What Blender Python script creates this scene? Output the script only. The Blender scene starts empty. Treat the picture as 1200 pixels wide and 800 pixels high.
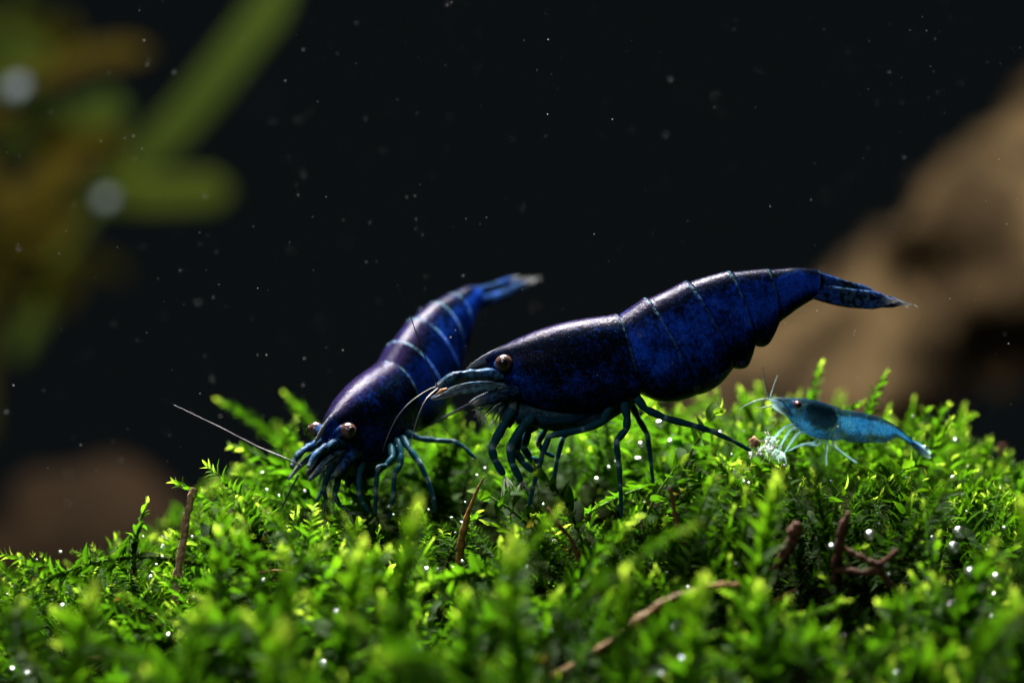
import bpy, math, random
import numpy as np
from mathutils import Vector, Matrix, noise

# ---------------------------------------------------------------- scene, camera, light
sc = bpy.context.scene
sc.unit_settings.system = 'METRIC'
sc.unit_settings.scale_length = 0.01          # one unit is one centimetre
COL = sc.collection
R = random.Random(11)

DIST = 12.0                                   # lens to the plane of focus, cm
S = 5.5 / 1200.0                              # cm per photo pixel on that plane
cam_d = bpy.data.cameras.new('camera')
cam_d.sensor_width = 36.0
cam_d.lens = 36.0 * DIST / 5.5
cam_d.clip_start = 0.5
cam_d.clip_end = 400
cam_d.dof.use_dof = True
cam_d.dof.focus_distance = DIST - 0.12
cam_d.dof.aperture_fstop = cam_d.lens * 1e-3 / 0.34
cam_d.dof.aperture_blades = 0
cam = bpy.data.objects.new('camera', cam_d)
cam.location = (0, -DIST, 0)
cam.rotation_euler = (math.radians(90), 0, 0)
COL.objects.link(cam)
sc.camera = cam

world = bpy.data.worlds.new('World'); sc.world = world
world.use_nodes = True
bg = world.node_tree.nodes['Background']
bg.inputs['Color'].default_value = (0.0037, 0.0049, 0.0055, 1)
bg.inputs['Strength'].default_value = 1.0

def area_lamp(name, loc, target, sx, sy, power, col, spread=180):
    l = bpy.data.lights.new(name, 'AREA'); l.shape = 'RECTANGLE'
    l.size = sx; l.size_y = sy; l.energy = power; l.color = col; l.spread = math.radians(spread)
    o = bpy.data.objects.new(name, l); o.location = loc
    o.rotation_euler = (Vector(target) - Vector(loc)).to_track_quat('-Z', 'Y').to_euler()
    COL.objects.link(o); return o
area_lamp('tank_lamp', (-1.0, 4.2, 7.6), (0.2, 1.0, -0.6), 5.6, 2.0, 1080, (1.0, 0.97, 0.92), 54)
area_lamp('background_fill', (0.5, 13, 17.0), (0.5, 24, 0), 26, 5, 5200, (1.0, 0.93, 0.80), 110)  # added lamp, brightens the rock and plants in the background
area_lamp('front_fill', (-5, -9, 6.5), (0, 0, -0.3), 4, 4, 500, (0.80, 0.90, 1.0))  # added soft fill from the camera side for the shrimp flanks

vs = sc.view_settings
vs.view_transform = 'Standard'; vs.look = 'None'; vs.exposure = 0.0; vs.gamma = 1.0
sc.cycles.use_denoising = True
sc.cycles.max_bounces = 8
sc.cycles.transparent_max_bounces = 8
sc.cycles.caustics_reflective = False
sc.cycles.sample_clamp_indirect = 4.0

def P(px, py, y=0.0):
    f = (DIST + y) / DIST
    return Vector(((px - 600) * S * f, y, (400 - py) * S * f))

# ---------------------------------------------------------------- materials
def new_mat(name):
    m = bpy.data.materials.new(name); m.use_nodes = True
    nt = m.node_tree
    for n in list(nt.nodes): nt.nodes.remove(n)
    out = nt.nodes.new('ShaderNodeOutputMaterial')
    return m, nt, out
def N(nt, t, **kw):
    n = nt.nodes.new(t)
    for k, v in kw.items(): setattr(n, k, v)
    return n
def noise_node(nt, scale, detail=3, rough=0.55, coord=None):
    n = N(nt, 'ShaderNodeTexNoise'); n.inputs['Scale'].default_value = scale
    n.inputs['Detail'].default_value = detail; n.inputs['Roughness'].default_value = rough
    if coord is not None: nt.links.new(coord, n.inputs['Vector'])
    return n
def ramp(nt, fac, stops):
    r = N(nt, 'ShaderNodeValToRGB'); e = r.color_ramp.elements
    while len(e) > 2: e.remove(e[-1])
    e[0].position, e[0].color = stops[0][0], (*stops[0][1], 1)
    e[1].position, e[1].color = stops[1][0], (*stops[1][1], 1)
    for p, c in stops[2:]:
        q = e.new(p); q.color = (*c, 1)
    nt.links.new(fac, r.inputs['Fac']); return r
def mixc(nt, fac, a, b, mode='MIX'):
    m = N(nt, 'ShaderNodeMix', data_type='RGBA', blend_type=mode)
    for sock, v in ((m.inputs[0], fac), (m.inputs[6], a), (m.inputs[7], b)):
        if isinstance(v, (int, float)): sock.default_value = v
        elif isinstance(v, tuple): sock.default_value = (*v, 1)
        else: nt.links.new(v, sock)
    return m.outputs[2]
def math_n(nt, op, a, b=None):
    m = N(nt, 'ShaderNodeMath', operation=op)
    for i, v in enumerate((a, b)):
        if v is None: continue
        if isinstance(v, (int, float)): m.inputs[i].default_value = v
        else: nt.links.new(v, m.inputs[i])
    return m.outputs[0]

def mat_shrimp(name, dark, blue, rim, leg, pale, spec_tint, trans=0.07, violet=(0.022, 0.011, 0.056), speck=1.1):
    """tone attribute: r = pale segment rim, g = blue flank, b = leg tissue, a = violet back highlight painted as colour; pale attr = pale tips"""
    m, nt, out = new_mat(name)
    at = N(nt, 'ShaderNodeAttribute', attribute_name='tone')
    sep = N(nt, 'ShaderNodeSeparateColor'); nt.links.new(at.outputs['Color'], sep.inputs[0])
    at2 = N(nt, 'ShaderNodeAttribute', attribute_name='pale')
    tc = N(nt, 'ShaderNodeTexCoord')
    n1 = noise_node(nt, 8.0, 6, 0.70, tc.outputs['Object'])
    n2 = noise_node(nt, 42.0, 3, 0.6, tc.outputs['Object'])
    n3 = noise_node(nt, 150.0, 2, 0.5, tc.outputs['Object'])
    f = math_n(nt, 'ADD', sep.outputs[1], math_n(nt, 'MULTIPLY', math_n(nt, 'SUBTRACT', n1.outputs['Fac'], 0.52), 2.2))
    f = math_n(nt, 'ADD', f, math_n(nt, 'MULTIPLY', math_n(nt, 'SUBTRACT', n2.outputs['Fac'], 0.5), 1.3))
    c = ramp(nt, f, [(0.12, dark), (0.95, blue), (0.5, tuple(0.72*a+0.28*b for a, b in zip(dark, blue)))]).outputs['Color']
    # chromatophore specks
    vor = N(nt, 'ShaderNodeTexVoronoi'); vor.inputs['Scale'].default_value = 72.0
    nt.links.new(tc.outputs['Object'], vor.inputs['Vector'])
    sp = ramp(nt, vor.outputs['Distance'], [(0.05, (1, 1, 1)), (0.22, (0, 0, 0))]).outputs['Color']
    spk = math_n(nt, 'MULTIPLY', sp, math_n(nt, 'MULTIPLY', n1.outputs['Fac'], speck))
    c = mixc(nt, spk, c, (blue[0]*2+0.012, blue[1]*2+0.05, blue[2]*0.6+0.04))
    dv = math_n(nt, 'MULTIPLY', at.outputs['Alpha'], ramp(nt, n3.outputs['Fac'], [(0.38, (0.08,)*3), (0.64, (1, 1, 1))]).outputs['Color'])
    c = mixc(nt, dv, c, violet)  # highlight along the back, painted into the base colour
    gr = ramp(nt, n3.outputs['Fac'], [(0.34, (0.50,)*3), (0.66, (1.45,)*3)]).outputs['Color']
    c = mixc(nt, 1.0, c, gr, 'MULTIPLY')
    legc = mixc(nt, n2.outputs['Fac'], tuple(0.5*x for x in leg), tuple(1.5*x for x in leg))
    c = mixc(nt, sep.outputs[2], c, legc)
    rf = math_n(nt, 'MULTIPLY', sep.outputs[0], ramp(nt, n2.outputs['Fac'], [(0.40, (0, 0, 0)), (0.66, (1, 1, 1))]).outputs['Color'])
    c = mixc(nt, rf, c, rim)
    c = mixc(nt, at2.outputs['Fac'], c, pale)
    b = N(nt, 'ShaderNodeBsdfPrincipled'); b.inputs['IOR'].default_value = 1.20   # shell under water
    nt.links.new(c, b.inputs['Base Color'])
    rr = ramp(nt, n2.outputs['Fac'], [(0.3, (0.16,)*3), (0.7, (0.28,)*3)])
    nt.links.new(rr.outputs['Color'], b.inputs['Roughness'])
    n4 = noise_node(nt, 110.0, 2, 0.6, tc.outputs['Object'])
    sl = ramp(nt, n4.outputs['Fac'], [(0.40, (0.02,)*3), (0.68, (0.34,)*3)])
    nt.links.new(sl.outputs['Color'], b.inputs['Specular IOR Level'])
    nt.links.new(mixc(nt, n1.outputs['Fac'], spec_tint, tuple(0.5+0.5*x for x in spec_tint)), b.inputs['Specular Tint'])
    bump = N(nt, 'ShaderNodeBump'); bump.inputs['Strength'].default_value = 0.42; bump.inputs['Distance'].default_value = 0.005
    h = math_n(nt, 'ADD', math_n(nt, 'MULTIPLY', n3.outputs['Fac'], 0.9), math_n(nt, 'MULTIPLY', n2.outputs['Fac'], 0.6))
    nt.links.new(h, bump.inputs['Height']); nt.links.new(bump.outputs['Normal'], b.inputs['Normal'])
    tl = N(nt, 'ShaderNodeBsdfTranslucent')
    g2 = N(nt, 'ShaderNodeVectorMath', operation='SCALE'); nt.links.new(c, g2.inputs[0]); g2.inputs['Scale'].default_value = 2.2
    nt.links.new(g2.outputs[0], tl.inputs['Color'])
    mx = N(nt, 'ShaderNodeMixShader')
    nt.links.new(b.outputs[0], mx.inputs[1]); nt.links.new(tl.outputs[0], mx.inputs[2])
    tfac = math_n(nt, 'ADD', math_n(nt, 'MULTIPLY', at2.outputs['Fac'], 0.55), trans)
    nt.links.new(tfac, mx.inputs[0])
    # thin tissue (tips, fans) lets light straight through
    tp = N(nt, 'ShaderNodeBsdfTransparent'); mx2 = N(nt, 'ShaderNodeMixShader')
    at3 = N(nt, 'ShaderNodeAttribute', attribute_name='clear')
    nt.links.new(at3.outputs['Fac'], mx2.inputs[0])
    nt.links.new(mx.outputs[0], mx2.inputs[1]); nt.links.new(tp.outputs[0], mx2.inputs[2])
    nt.links.new(mx2.outputs[0], out.inputs['Surface'])
    return m

M = {}
M['shrimp'] = mat_shrimp('shrimp_shell', (0.0016, 0.0034, 0.0090), (0.007, 0.050, 0.40), (0.20, 0.44, 0.52),
                         (0.007, 0.042, 0.060), (0.42, 0.40, 0.36), (0.70, 0.50, 1.0))
M['juvenile'] = mat_shrimp('juvenile_shell', (0.004, 0.016, 0.026), (0.015, 0.155, 0.35), (0.12, 0.42, 0.48),
                           (0.22, 0.40, 0.40), (0.38, 0.50, 0.44), (0.8, 0.9, 1.0), trans=0.32, violet=(0.006, 0.02, 0.045), speck=0.15)

def mat_simple(name, stops, scale=8, rough=0.6, bump=0.3, bscale=30, spec=0.4, bdist=0.03, detail=4):
    m, nt, out = new_mat(name)
    tc = N(nt, 'ShaderNodeTexCoord')
    n = noise_node(nt, scale, detail, 0.6, tc.outputs['Object'])
    c = ramp(nt, n.outputs['Fac'], stops)
    b = N(nt, 'ShaderNodeBsdfPrincipled'); b.inputs['Roughness'].default_value = rough
    b.inputs['Specular IOR Level'].default_value = spec
    nt.links.new(c.outputs['Color'], b.inputs['Base Color'])
    if bump:
        nb = noise_node(nt, bscale, 4, 0.6, tc.outputs['Object'])
        bp = N(nt, 'ShaderNodeBump'); bp.inputs['Strength'].default_value = bump; bp.inputs['Distance'].default_value = bdist
        nt.links.new(nb.outputs['Fac'], bp.inputs['Height']); nt.links.new(bp.outputs['Normal'], b.inputs['Normal'])
    nt.links.new(b.outputs[0], out.inputs['Surface'])
    return m
M['eye'] = mat_simple('eye_brown', [(0.3, (0.055, 0.027, 0.022)), (0.7, (0.11, 0.06, 0.05))], 30, 0.16, 0.15, 120, 0.6, 0.003)
M['eye_red'] = mat_simple('eye_dark_red', [(0.3, (0.06, 0.012, 0.012)), (0.7, (0.14, 0.03, 0.03))], 30, 0.16, 0, 120, 0.6)
M['pupil'] = mat_simple('pupil_black', [(0.3, (0.006, 0.004, 0.006)), (0.7, (0.02, 0.012, 0.014))], 30, 0.2, 0, 30, 0.6)
M['antenna'] = mat_simple('antenna_violet', [(0.35, (0.005, 0.007, 0.018)), (0.65, (0.028, 0.026, 0.042))], 45, 0.4, 0, 30, 0.5)
M['antenna_pale'] = mat_simple('antenna_pale', [(0.35, (0.16, 0.24, 0.25)), (0.65, (0.34, 0.42, 0.36))], 45, 0.4, 0, 30, 0.5)
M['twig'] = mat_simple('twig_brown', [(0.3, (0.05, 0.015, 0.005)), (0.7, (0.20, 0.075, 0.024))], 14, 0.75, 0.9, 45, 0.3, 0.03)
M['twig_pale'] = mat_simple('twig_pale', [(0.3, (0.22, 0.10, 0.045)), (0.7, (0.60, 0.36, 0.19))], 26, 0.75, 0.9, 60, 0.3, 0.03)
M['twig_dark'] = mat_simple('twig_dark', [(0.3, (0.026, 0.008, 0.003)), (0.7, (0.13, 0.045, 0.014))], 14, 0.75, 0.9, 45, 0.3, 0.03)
M['root'] = mat_simple('root_ochre', [(0.3, (0.11, 0.045, 0.006)), (0.7, (0.30, 0.15, 0.020))], 16, 0.6, 0.6, 45, 0.3, 0.02)
M['rock'] = mat_simple('rock_brown', [(0.38, (0.022, 0.014, 0.007)), (0.5, (0.060, 0.040, 0.019)), (0.60, (0.150, 0.102, 0.050))], 0.55, 0.85, 0.8, 2.2, 0.2, 0.4)
M['rock_dark'] = mat_simple('rock_dark_brown', [(0.3, (0.016, 0.009, 0.0045)), (0.7, (0.036, 0.021, 0.010))], 0.6, 0.85, 0.6, 3, 0.2, 0.3)
M['soil'] = mat_simple('soil_dark', [(0.3, (0.003, 0.006, 0.001)), (0.7, (0.010, 0.018, 0.002))], 6, 0.95, 0.8, 20, 0.02, 0.06)
M['crumb'] = mat_simple('crumb_pale', [(0.3, (0.45, 0.42, 0.36)), (0.7, (0.75, 0.75, 0.70))], 30, 0.7, 0.9, 60, 0.3, 0.02)
M['crumb_orange'] = mat_simple('crumb_orange', [(0.3, (0.42, 0.15, 0.06)), (0.7, (0.62, 0.33, 0.18))], 30, 0.7, 0.9, 60, 0.3, 0.02)
M['speck'] = mat_simple('speck_white', [(0.3, (0.5, 0.5, 0.48)), (0.7, (0.8, 0.8, 0.8))], 9, 0.6, 0, 30, 0.4)

def mat_leaf(name, stops, trans=0.62, rough=0.5, tl_gain=2.2, nscale=14):
    m, nt, out = new_mat(name)
    at = N(nt, 'ShaderNodeAttribute', attribute_name='age')
    tc = N(nt, 'ShaderNodeTexCoord')
    n = noise_node(nt, nscale, 3, 0.6, tc.outputs['Object'])
    oi = N(nt, 'ShaderNodeObjectInfo')
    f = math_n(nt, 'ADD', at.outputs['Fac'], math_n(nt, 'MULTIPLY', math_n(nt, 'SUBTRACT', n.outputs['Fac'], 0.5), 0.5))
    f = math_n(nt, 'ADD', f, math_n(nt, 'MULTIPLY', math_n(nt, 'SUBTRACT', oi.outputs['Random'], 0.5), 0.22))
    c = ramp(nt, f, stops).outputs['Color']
    b = N(nt, 'ShaderNodeBsdfPrincipled'); b.inputs['Roughness'].default_value = rough
    b.inputs['Specular IOR Level'].default_value = 0.05
    nt.links.new(c, b.inputs['Base Color'])
    nb = noise_node(nt, 60, 2, 0.5, tc.outputs['Object'])
    bp = N(nt, 'ShaderNodeBump'); bp.inputs['Strength'].default_value = 0.35; bp.inputs['Distance'].default_value = 0.01
    nt.links.new(nb.outputs['Fac'], bp.inputs['Height']); nt.links.new(bp.outputs['Normal'], b.inputs['Normal'])
    tl = N(nt, 'ShaderNodeBsdfTranslucent')
    g = N(nt, 'ShaderNodeVectorMath', operation='MULTIPLY'); nt.links.new(c, g.inputs[0]); g.inputs[1].default_value = (tl_gain*1.0, tl_gain, tl_gain*0.5)
    nt.links.new(g.outputs[0], tl.inputs['Color'])
    mx = N(nt, 'ShaderNodeMixShader'); mx.inputs[0].default_value = trans
    nt.links.new(b.outputs[0], mx.inputs[1]); nt.links.new(tl.outputs[0], mx.inputs[2])
    nt.links.new(mx.outputs[0], out.inputs['Surface'])
    return m
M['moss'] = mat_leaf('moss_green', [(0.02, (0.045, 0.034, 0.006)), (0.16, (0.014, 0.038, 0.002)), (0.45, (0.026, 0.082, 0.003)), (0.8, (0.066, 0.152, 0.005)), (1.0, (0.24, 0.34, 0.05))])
M['moss_stem'] = mat_leaf('moss_stem_green', [(0.0, (0.035, 0.03, 0.008)), (0.5, (0.045, 0.10, 0.010)), (1.0, (0.14, 0.24, 0.03))], trans=0.2)
M['strap'] = mat_leaf('strap_leaf_green', [(0.0, (0.046, 0.088, 0.016)), (1.0, (0.13, 0.18, 0.026))], trans=0.4, nscale=1.0, tl_gain=1.6)
M['olive'] = mat_leaf('olive_leaf', [(0.0, (0.045, 0.045, 0.006)), (0.6, (0.09, 0.083, 0.009)), (1.0, (0.13, 0.095, 0.015))], trans=0.4, nscale=1.0, tl_gain=1.6)

m, nt, out = new_mat('bubble_air')
gl = N(nt, 'ShaderNodeBsdfGlass'); gl.inputs['IOR'].default_value = 0.752; gl.inputs['Roughness'].default_value = 0.02
gs = N(nt, 'ShaderNodeBsdfGlossy'); gs.inputs['Roughness'].default_value = 0.33
mx = N(nt, 'ShaderNodeMixShader'); mx.inputs[0].default_value = 0.4
nt.links.new(gl.outputs[0], mx.inputs[1]); nt.links.new(gs.outputs[0], mx.inputs[2]); nt.links.new(mx.outputs[0], out.inputs['Surface'])
M['bubble'] = m

# ---------------------------------------------------------------- mesh helpers
def crom(pts, n):
    """Catmull-Rom through a list of equal-length tuples, n steps per span"""
    A = np.array(pts, float); out = []
    for i in range(len(A) - 1):
        p0 = A[max(i-1, 0)]; p1 = A[i]; p2 = A[i+1]; p3 = A[min(i+2, len(A)-1)]
        for k in range(n):
            t = k / n
            out.append(0.5*((2*p1) + (-p0+p2)*t + (2*p0-5*p1+4*p2-p3)*t*t + (-p0+3*p1-3*p2+p3)*t**3))
    out.append(A[-1]); return np.array(out)

class MB:
    def __init__(s):
        s.v = []; s.f = []; s.tone = []; s.pale = []; s.clear = []; s.age = []
    def vert(s, p, tone=(0, 0, 0), pale=0.0, clear=0.0, age=0.0):
        s.v.append(tuple(p)); s.tone.append(tone); s.pale.append(pale); s.clear.append(clear); s.age.append(age)
        return len(s.v) - 1
    def rings(s, rings, cap=True):
        n = len(rings[0])
        for a, b in zip(rings[:-1], rings[1:]):
            for i in range(n):
                s.f.append((a[i], a[(i+1) % n], b[(i+1) % n], b[i]))
        if cap:
            s.f.append(tuple(reversed(rings[0]))); s.f.append(tuple(rings[-1]))
    def tube(s, pts, rad, n=8, tone=(0, 0, 1), pale=0.0, clear=0.0, flat=1.0, up=None, age=0.0, cap=True):
        """rad: list same length as pts; tone/pale/clear may be functions of t in 0..1; flat squeezes across 'up'"""
        pts = [Vector(p) for p in pts]; K = len(pts); rings = []
        ref = Vector(up) if up is not None else Vector((0.31, -0.83, 0.47))
        for i, p in enumerate(pts):
            t = (pts[min(i+1, K-1)] - pts[max(i-1, 0)]).normalized()
            a = ref - t * ref.dot(t)
            if a.length < 1e-4: a = t.orthogonal()
            a.normalize(); b = t.cross(a)
            u = i / (K - 1)
            g = lambda q: q(u) if callable(q) else q
            ring = []
            for k in range(n):
                th = 2*math.pi*k/n
                ring.append(s.vert(p + b*(math.cos(th)*rad[i]) + a*(math.sin(th)*rad[i]*flat), g(tone), g(pale), g(clear), g(age)))
            rings.append(ring)
        s.rings(rings, cap)
    def mesh(s, name, mat, smooth=True, origin=(0, 0, 0)):
        me = bpy.data.meshes.new(name)
        o = Vector(origin)
        me.from_pydata([tuple(Vector(p) - o) for p in s.v], [], s.f)
        a = me.attributes.new('tone', 'FLOAT_COLOR', 'POINT')
        a.data.foreach_set('color', np.array([(*t, 0.0)[:4] for t in s.tone], dtype=np.float32).ravel())
        for nm, arr in (('pale', s.pale), ('clear', s.clear), ('age', s.age)):
            a = me.attributes.new(nm, 'FLOAT', 'POINT'); a.data.foreach_set('value', np.array(arr, dtype=np.float32))
        if smooth: me.polygons.foreach_set('use_smooth', [True]*len(me.polygons))
        me.materials.append(mat); me.update()
        return me

def link(name, me, parent=None, loc=(0, 0, 0)):
    o = bpy.data.objects.new(name, me); COL.objects.link(o); o.location = loc
    if parent is not None: o.parent = parent
    return o
def thing(name, label, cat, loc=(0, 0, 0), group=None):
    o = bpy.data.objects.new(name, None); o.empty_display_size = 0.1
    COL.objects.link(o); o.location = loc
    tag(o, label, cat, group); return o
def tag(o, label=None, cat=None, group=None, kind=None):
    if label: o['label'] = label
    if cat: o['category'] = cat
    if group: o['group'] = group
    if kind: o['kind'] = kind
    return o
def smoothstep(a, b, x):
    t = max(0.0, min(1.0, (x-a)/(b-a))); return t*t*(3-2*t)   # a > b gives a falling step

# ---------------------------------------------------------------- substrate (the mound under the moss)
def H(x, y):
    z = float(np.interp(y, [-4.5, -3, -2, -1.2, -0.6, 0.0, 0.5, 1.0, 1.6, 2.4, 4.5], [-2.6, -2.35, -2.1, -1.78, -1.48, -1.20, -1.02, -0.90, -0.84, -0.95, -2.2]))
    w = smoothstep(-2.0, -1.0, x) * (1 - 0.8*smoothstep(2.0, 3.0, x))
    z -= 0.42*smoothstep(0.0, 1.3, y)*(1-w)
    z += 0.20*math.exp(-((x-1.75)/0.75)**2 - ((y-0.4)/0.7)**2)
    z += 0.0*math.exp(-((x+1.25)/0.5)**2 - ((y-0.1)/0.5)**2)
    z -= 0.36*smoothstep(-0.9, -1.9, x) + 0.14*smoothstep(-1.9, -2.8, x)
    z -= 0.13*math.exp(-((x+0.1)/1.3)**4)*smoothstep(-1.6, -0.8, y)*smoothstep(0.9, 0.2, y)
    z += 0.10*noise.noise(Vector((x*1.3, y*1.3, 3.1))) + 0.06*noise.noise(Vector((x*3.1, y*3.1, 7.7)))
    return z
def slope_normal(x, y):
    e = 0.08
    return Vector((-(H(x+e, y)-H(x-e, y))/(2*e), -(H(x, y+e)-H(x, y-e))/(2*e), 1.0)).normalized()
mb = MB(); nx, ny = 90, 70; X0, X1, Y0, Y1 = -5.5, 5.5, -5.2, 6.0
for j in range(ny+1):
    for i in range(nx+1):
        x = X0+(X1-X0)*i/nx; y = Y0+(Y1-Y0)*j/ny
        mb.vert((x, y, H(x, y)-0.03 + 0.03*noise.noise(Vector((x*9, y*9, 1)))))
for j in range(ny):
    for i in range(nx):
        a = j*(nx+1)+i; mb.f.append((a, a+1, a+nx+2, a+nx+1))
tag(link('ground', mb.mesh('ground', M['soil'])), kind='structure')

# ---------------------------------------------------------------- moss fronds
def leaf_geo(width, fold, curl, tip, rows=4):
    """leaf along +X, unit length; returns verts (n,3), faces"""
    v = []; f = []
    for i in range(rows+1):
        t = i/rows
        w = width*(math.sin(math.pi*min(1.0, (t*0.9+0.10))**tip))**0.75 if i < rows else 0.0
        w = max(w, 0.0)
        x = t; z = -curl*t*t
        if i == rows: v.append((x, 0, z))
        else:
            v += [(x-0.02, w, z+fold*w), (x, 0, z), (x-0.02, -w, z+fold*w)]
    for i in range(rows-1):
        a = 3*i; b = a+3
        f += [(a, a+1, b+1, b), (a+1, a+2, b+2, b+1)]
    a = 3*(rows-1); q = 3*rows
    f += [(a, a+1, q), (a+1, a+2, q)]
    return np.array(v), f
LEAF = {'broad': leaf_geo(0.27, 0.35, 0.22, 0.85), 'narrow': leaf_geo(0.15, 0.5, 0.38, 0.8, 3), 'scale': leaf_geo(0.20, 0.6, 0.15, 0.8, 3)}

def frond_layout(kind, L, rnd, bend=None, ls=1.0):
    """a frond growing from the origin up +Z: (path points, leaf list of (4x4 matrix, age))"""
    bend = rnd.uniform(-0.35, 0.55) if bend is None else bend
    wob = rnd.uniform(-0.12, 0.12)
    n = 14; path = []
    for i in range(n+1):
        t = i/n
        path.append(Vector((L*bend*t*t, L*wob*math.sin(t*3.0), L*t*(1-0.25*abs(bend)*t))))
    leaves = []
    sp, l0, ang = {'broad': (0.036, 0.140, 58), 'narrow': (0.0125, 0.092, 50), 'scale': (0.0092, 0.074, 38)}[kind]
    l0 *= ls; sp *= ls**0.7
    k = 0; s_ = 0.10*L
    spin = rnd.uniform(0, 6.28)
    while s_ < L*1.0:
        t = s_/L; i = min(n-1, int(t*n)); fr = t*n-i
        p = path[i].lerp(path[i+1], fr); T = (path[i+1]-path[i]).normalized()
        B = T.cross(Vector((0, 1, 0))).cross(T)
        if kind == 'scale': phi = spin + k*2.4
        else: phi = (0 if k % 2 else math.pi) + rnd.gauss(0, 0.42) + (spin*0.15)
        B.normalize(); C = T.cross(B)
        side = (B*math.cos(phi) + C*math.sin(phi)).normalized()
        a = math.radians(ang + rnd.gauss(0, 9)) * (1 - 0.62*smoothstep(0.75, 1.0, t))
        X = (T*math.cos(a) + side*math.sin(a)).normalized()
        Z = (T*math.sin(a) - side*math.cos(a)) * 1.0
        Z = (Z + side.cross(T)*rnd.gauss(0, 0.35)).normalized()
        Y = Z.cross(X).normalized(); Z = X.cross(Y)
        sz = l0 * (0.72+0.42*math.sin(math.pi*min(1, t*0.8+0.2))) * (1-0.35*smoothstep(0.85, 1, t)) * rnd.uniform(0.8, 1.2)
        m4 = Matrix(((X.x*sz, Y.x*sz, Z.x*sz, p.x), (X.y*sz, Y.y*sz, Z.y*sz, p.y), (X.z*sz, Y.z*sz, Z.z*sz, p.z), (0, 0, 0, 1)))
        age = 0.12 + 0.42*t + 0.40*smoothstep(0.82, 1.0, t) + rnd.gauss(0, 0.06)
        leaves.append((m4, max(0.0, min(1.0, age))))
        s_ += sp * rnd.uniform(0.8, 1.2); k += 1
    return path, leaves

def stem_mesh(path, r=0.011, n=5):
    mb = MB(); K = len(path)
    mb.tube(path, [r*(1-0.6*i/(K-1)) for i in range(K)], n, age=lambda u: u, up=(0, 1, 0.1))
    return mb.mesh('stem', M['moss_stem'])
def leaves_arrays(kind, leaves):
    V, F = LEAF[kind]; vs_ = []; fs = []; ag = []
    Vh = np.c_[V, np.ones(len(V))]
    for m4, age in leaves:
        o = len(vs_)*len(V)
        vs_.append((Vh @ np.array(m4).T)[:, :3])
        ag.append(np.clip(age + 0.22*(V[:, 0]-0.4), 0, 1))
        fs += [tuple(i+o for i in q) for q in F]
    return np.concatenate(vs_), fs, np.concatenate(ag)
def mesh_np(name, v, f, age, mat):
    me = bpy.data.meshes.new(name)
    me.from_pydata(v.tolist() if not isinstance(v, list) else v, [], f)
    a = me.attributes.new('age', 'FLOAT', 'POINT'); a.data.foreach_set('value', np.asarray(age, dtype=np.float32))
    me.polygons.foreach_set('use_smooth', [True]*len(me.polygons))
    me.materials.append(mat); me.update(); return me

# shared leaf meshes for the fronds whose leaves are objects of their own
AGES = [0.1, 0.28, 0.46, 0.64, 0.82, 0.98]
LEAF_ME = {}
for kd, (V, F) in LEAF.items():
    for i, a in enumerate(AGES):
        LEAF_ME[kd, i] = mesh_np('moss_leaf', V, F, np.clip(a + 0.22*(V[:, 0]-0.4), 0, 1), M['moss'])

def align(d, roll):
    d = Vector(d).normalized()
    return d.to_track_quat('Z', 'Y').to_matrix().to_4x4() @ Matrix.Rotation(roll, 4, 'Z')

def hero_frond(base, tip, kind, label, bend=0.15, seed=0, group=None, single=True, roll=None, cat='moss', ls=1.0, young=0.0):
    rnd = random.Random(seed*7919+13)
    d = Vector(tip)-Vector(base); L = d.length
    path, leaves = frond_layout(kind, L, rnd, bend, ls)
    leaves = [(m_, min(1.0, a_+young)) for m_, a_ in leaves]
    e = path[-1]
    # rotate so that the curved tip lands on the wanted point
    q = e.normalized().rotation_difference(d.normalized())
    k = L/e.length
    r = rnd.uniform(-0.5, 0.5) if roll is None else roll
    mtx = Matrix.Translation(base) @ Matrix.Rotation(r, 4, d.normalized()) @ q.to_matrix().to_4x4() @ Matrix.Scale(k, 4)
    root = thing('moss_frond', label, cat, base, group)
    mw = Matrix.Translation(-Vector(base)) @ mtx
    st = link('stem', stem_mesh(path), root); st.matrix_local = mw
    if single:
        for m4, age in leaves:
            i = min(range(len(AGES)), key=lambda j: abs(AGES[j]-age))
            lf = link('leaf', LEAF_ME[kind, i], root); lf.matrix_local = mw @ m4
    else:
        v, f, ag = leaves_arrays(kind, leaves)
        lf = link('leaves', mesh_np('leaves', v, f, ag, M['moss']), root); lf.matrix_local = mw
        lf['kind'] = 'stuff'
    return root

# variants shared by the many alike fronds
VAR = []
for i in range(18):
    kd = ('narrow', 'narrow', 'scale', 'broad', 'narrow', 'narrow')[i % 6]
    rnd = random.Random(500+i)
    path, leaves = frond_layout(kd, rnd.uniform(0.60, 1.10), rnd, None, 1.0 if kd != 'broad' else 0.85)
    v, f, ag = leaves_arrays(kd, leaves)
    VAR.append((stem_mesh(path), mesh_np('leaves', v, f, ag, M['moss']), v, f, ag, path[-1]))

HOLLOWS = [(1.55, -1.7, -0.45, 0.34), (-1.78, -1.1, 0.05, 0.12), (-0.26, -1.2, -0.1, 0.13), (0.62, -1.9, -1.1, 0.30), (1.48, -0.5, 0.1, 0.42), (-1.0, -0.55, 0.1, 0.35), (0.3, -0.5, 0.15, 0.5)]
def hollow(x, y, rnd):
    for k, (hx, y0, y1, hw) in enumerate(HOLLOWS):
        if abs(x-hx) < hw and y0 < y < y1:
            return rnd.random() < (0.93 if k < 4 else 0.15)
    return False
LIM_NEAR = ([0, 120, 160, 250, 330, 380, 520, 620, 740, 800, 880, 920, 1000, 1100, 1200], [650, 640, 615, 565, 590, 606, 596, 602, 602, 550, 532, 545, 548, 545, 575])
LIM_FAR = ([0, 150, 230, 300, 400, 560, 850, 1000, 1130, 1200], [690, 640, 590, 510, 495, 488, 468, 462, 485, 555])
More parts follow.
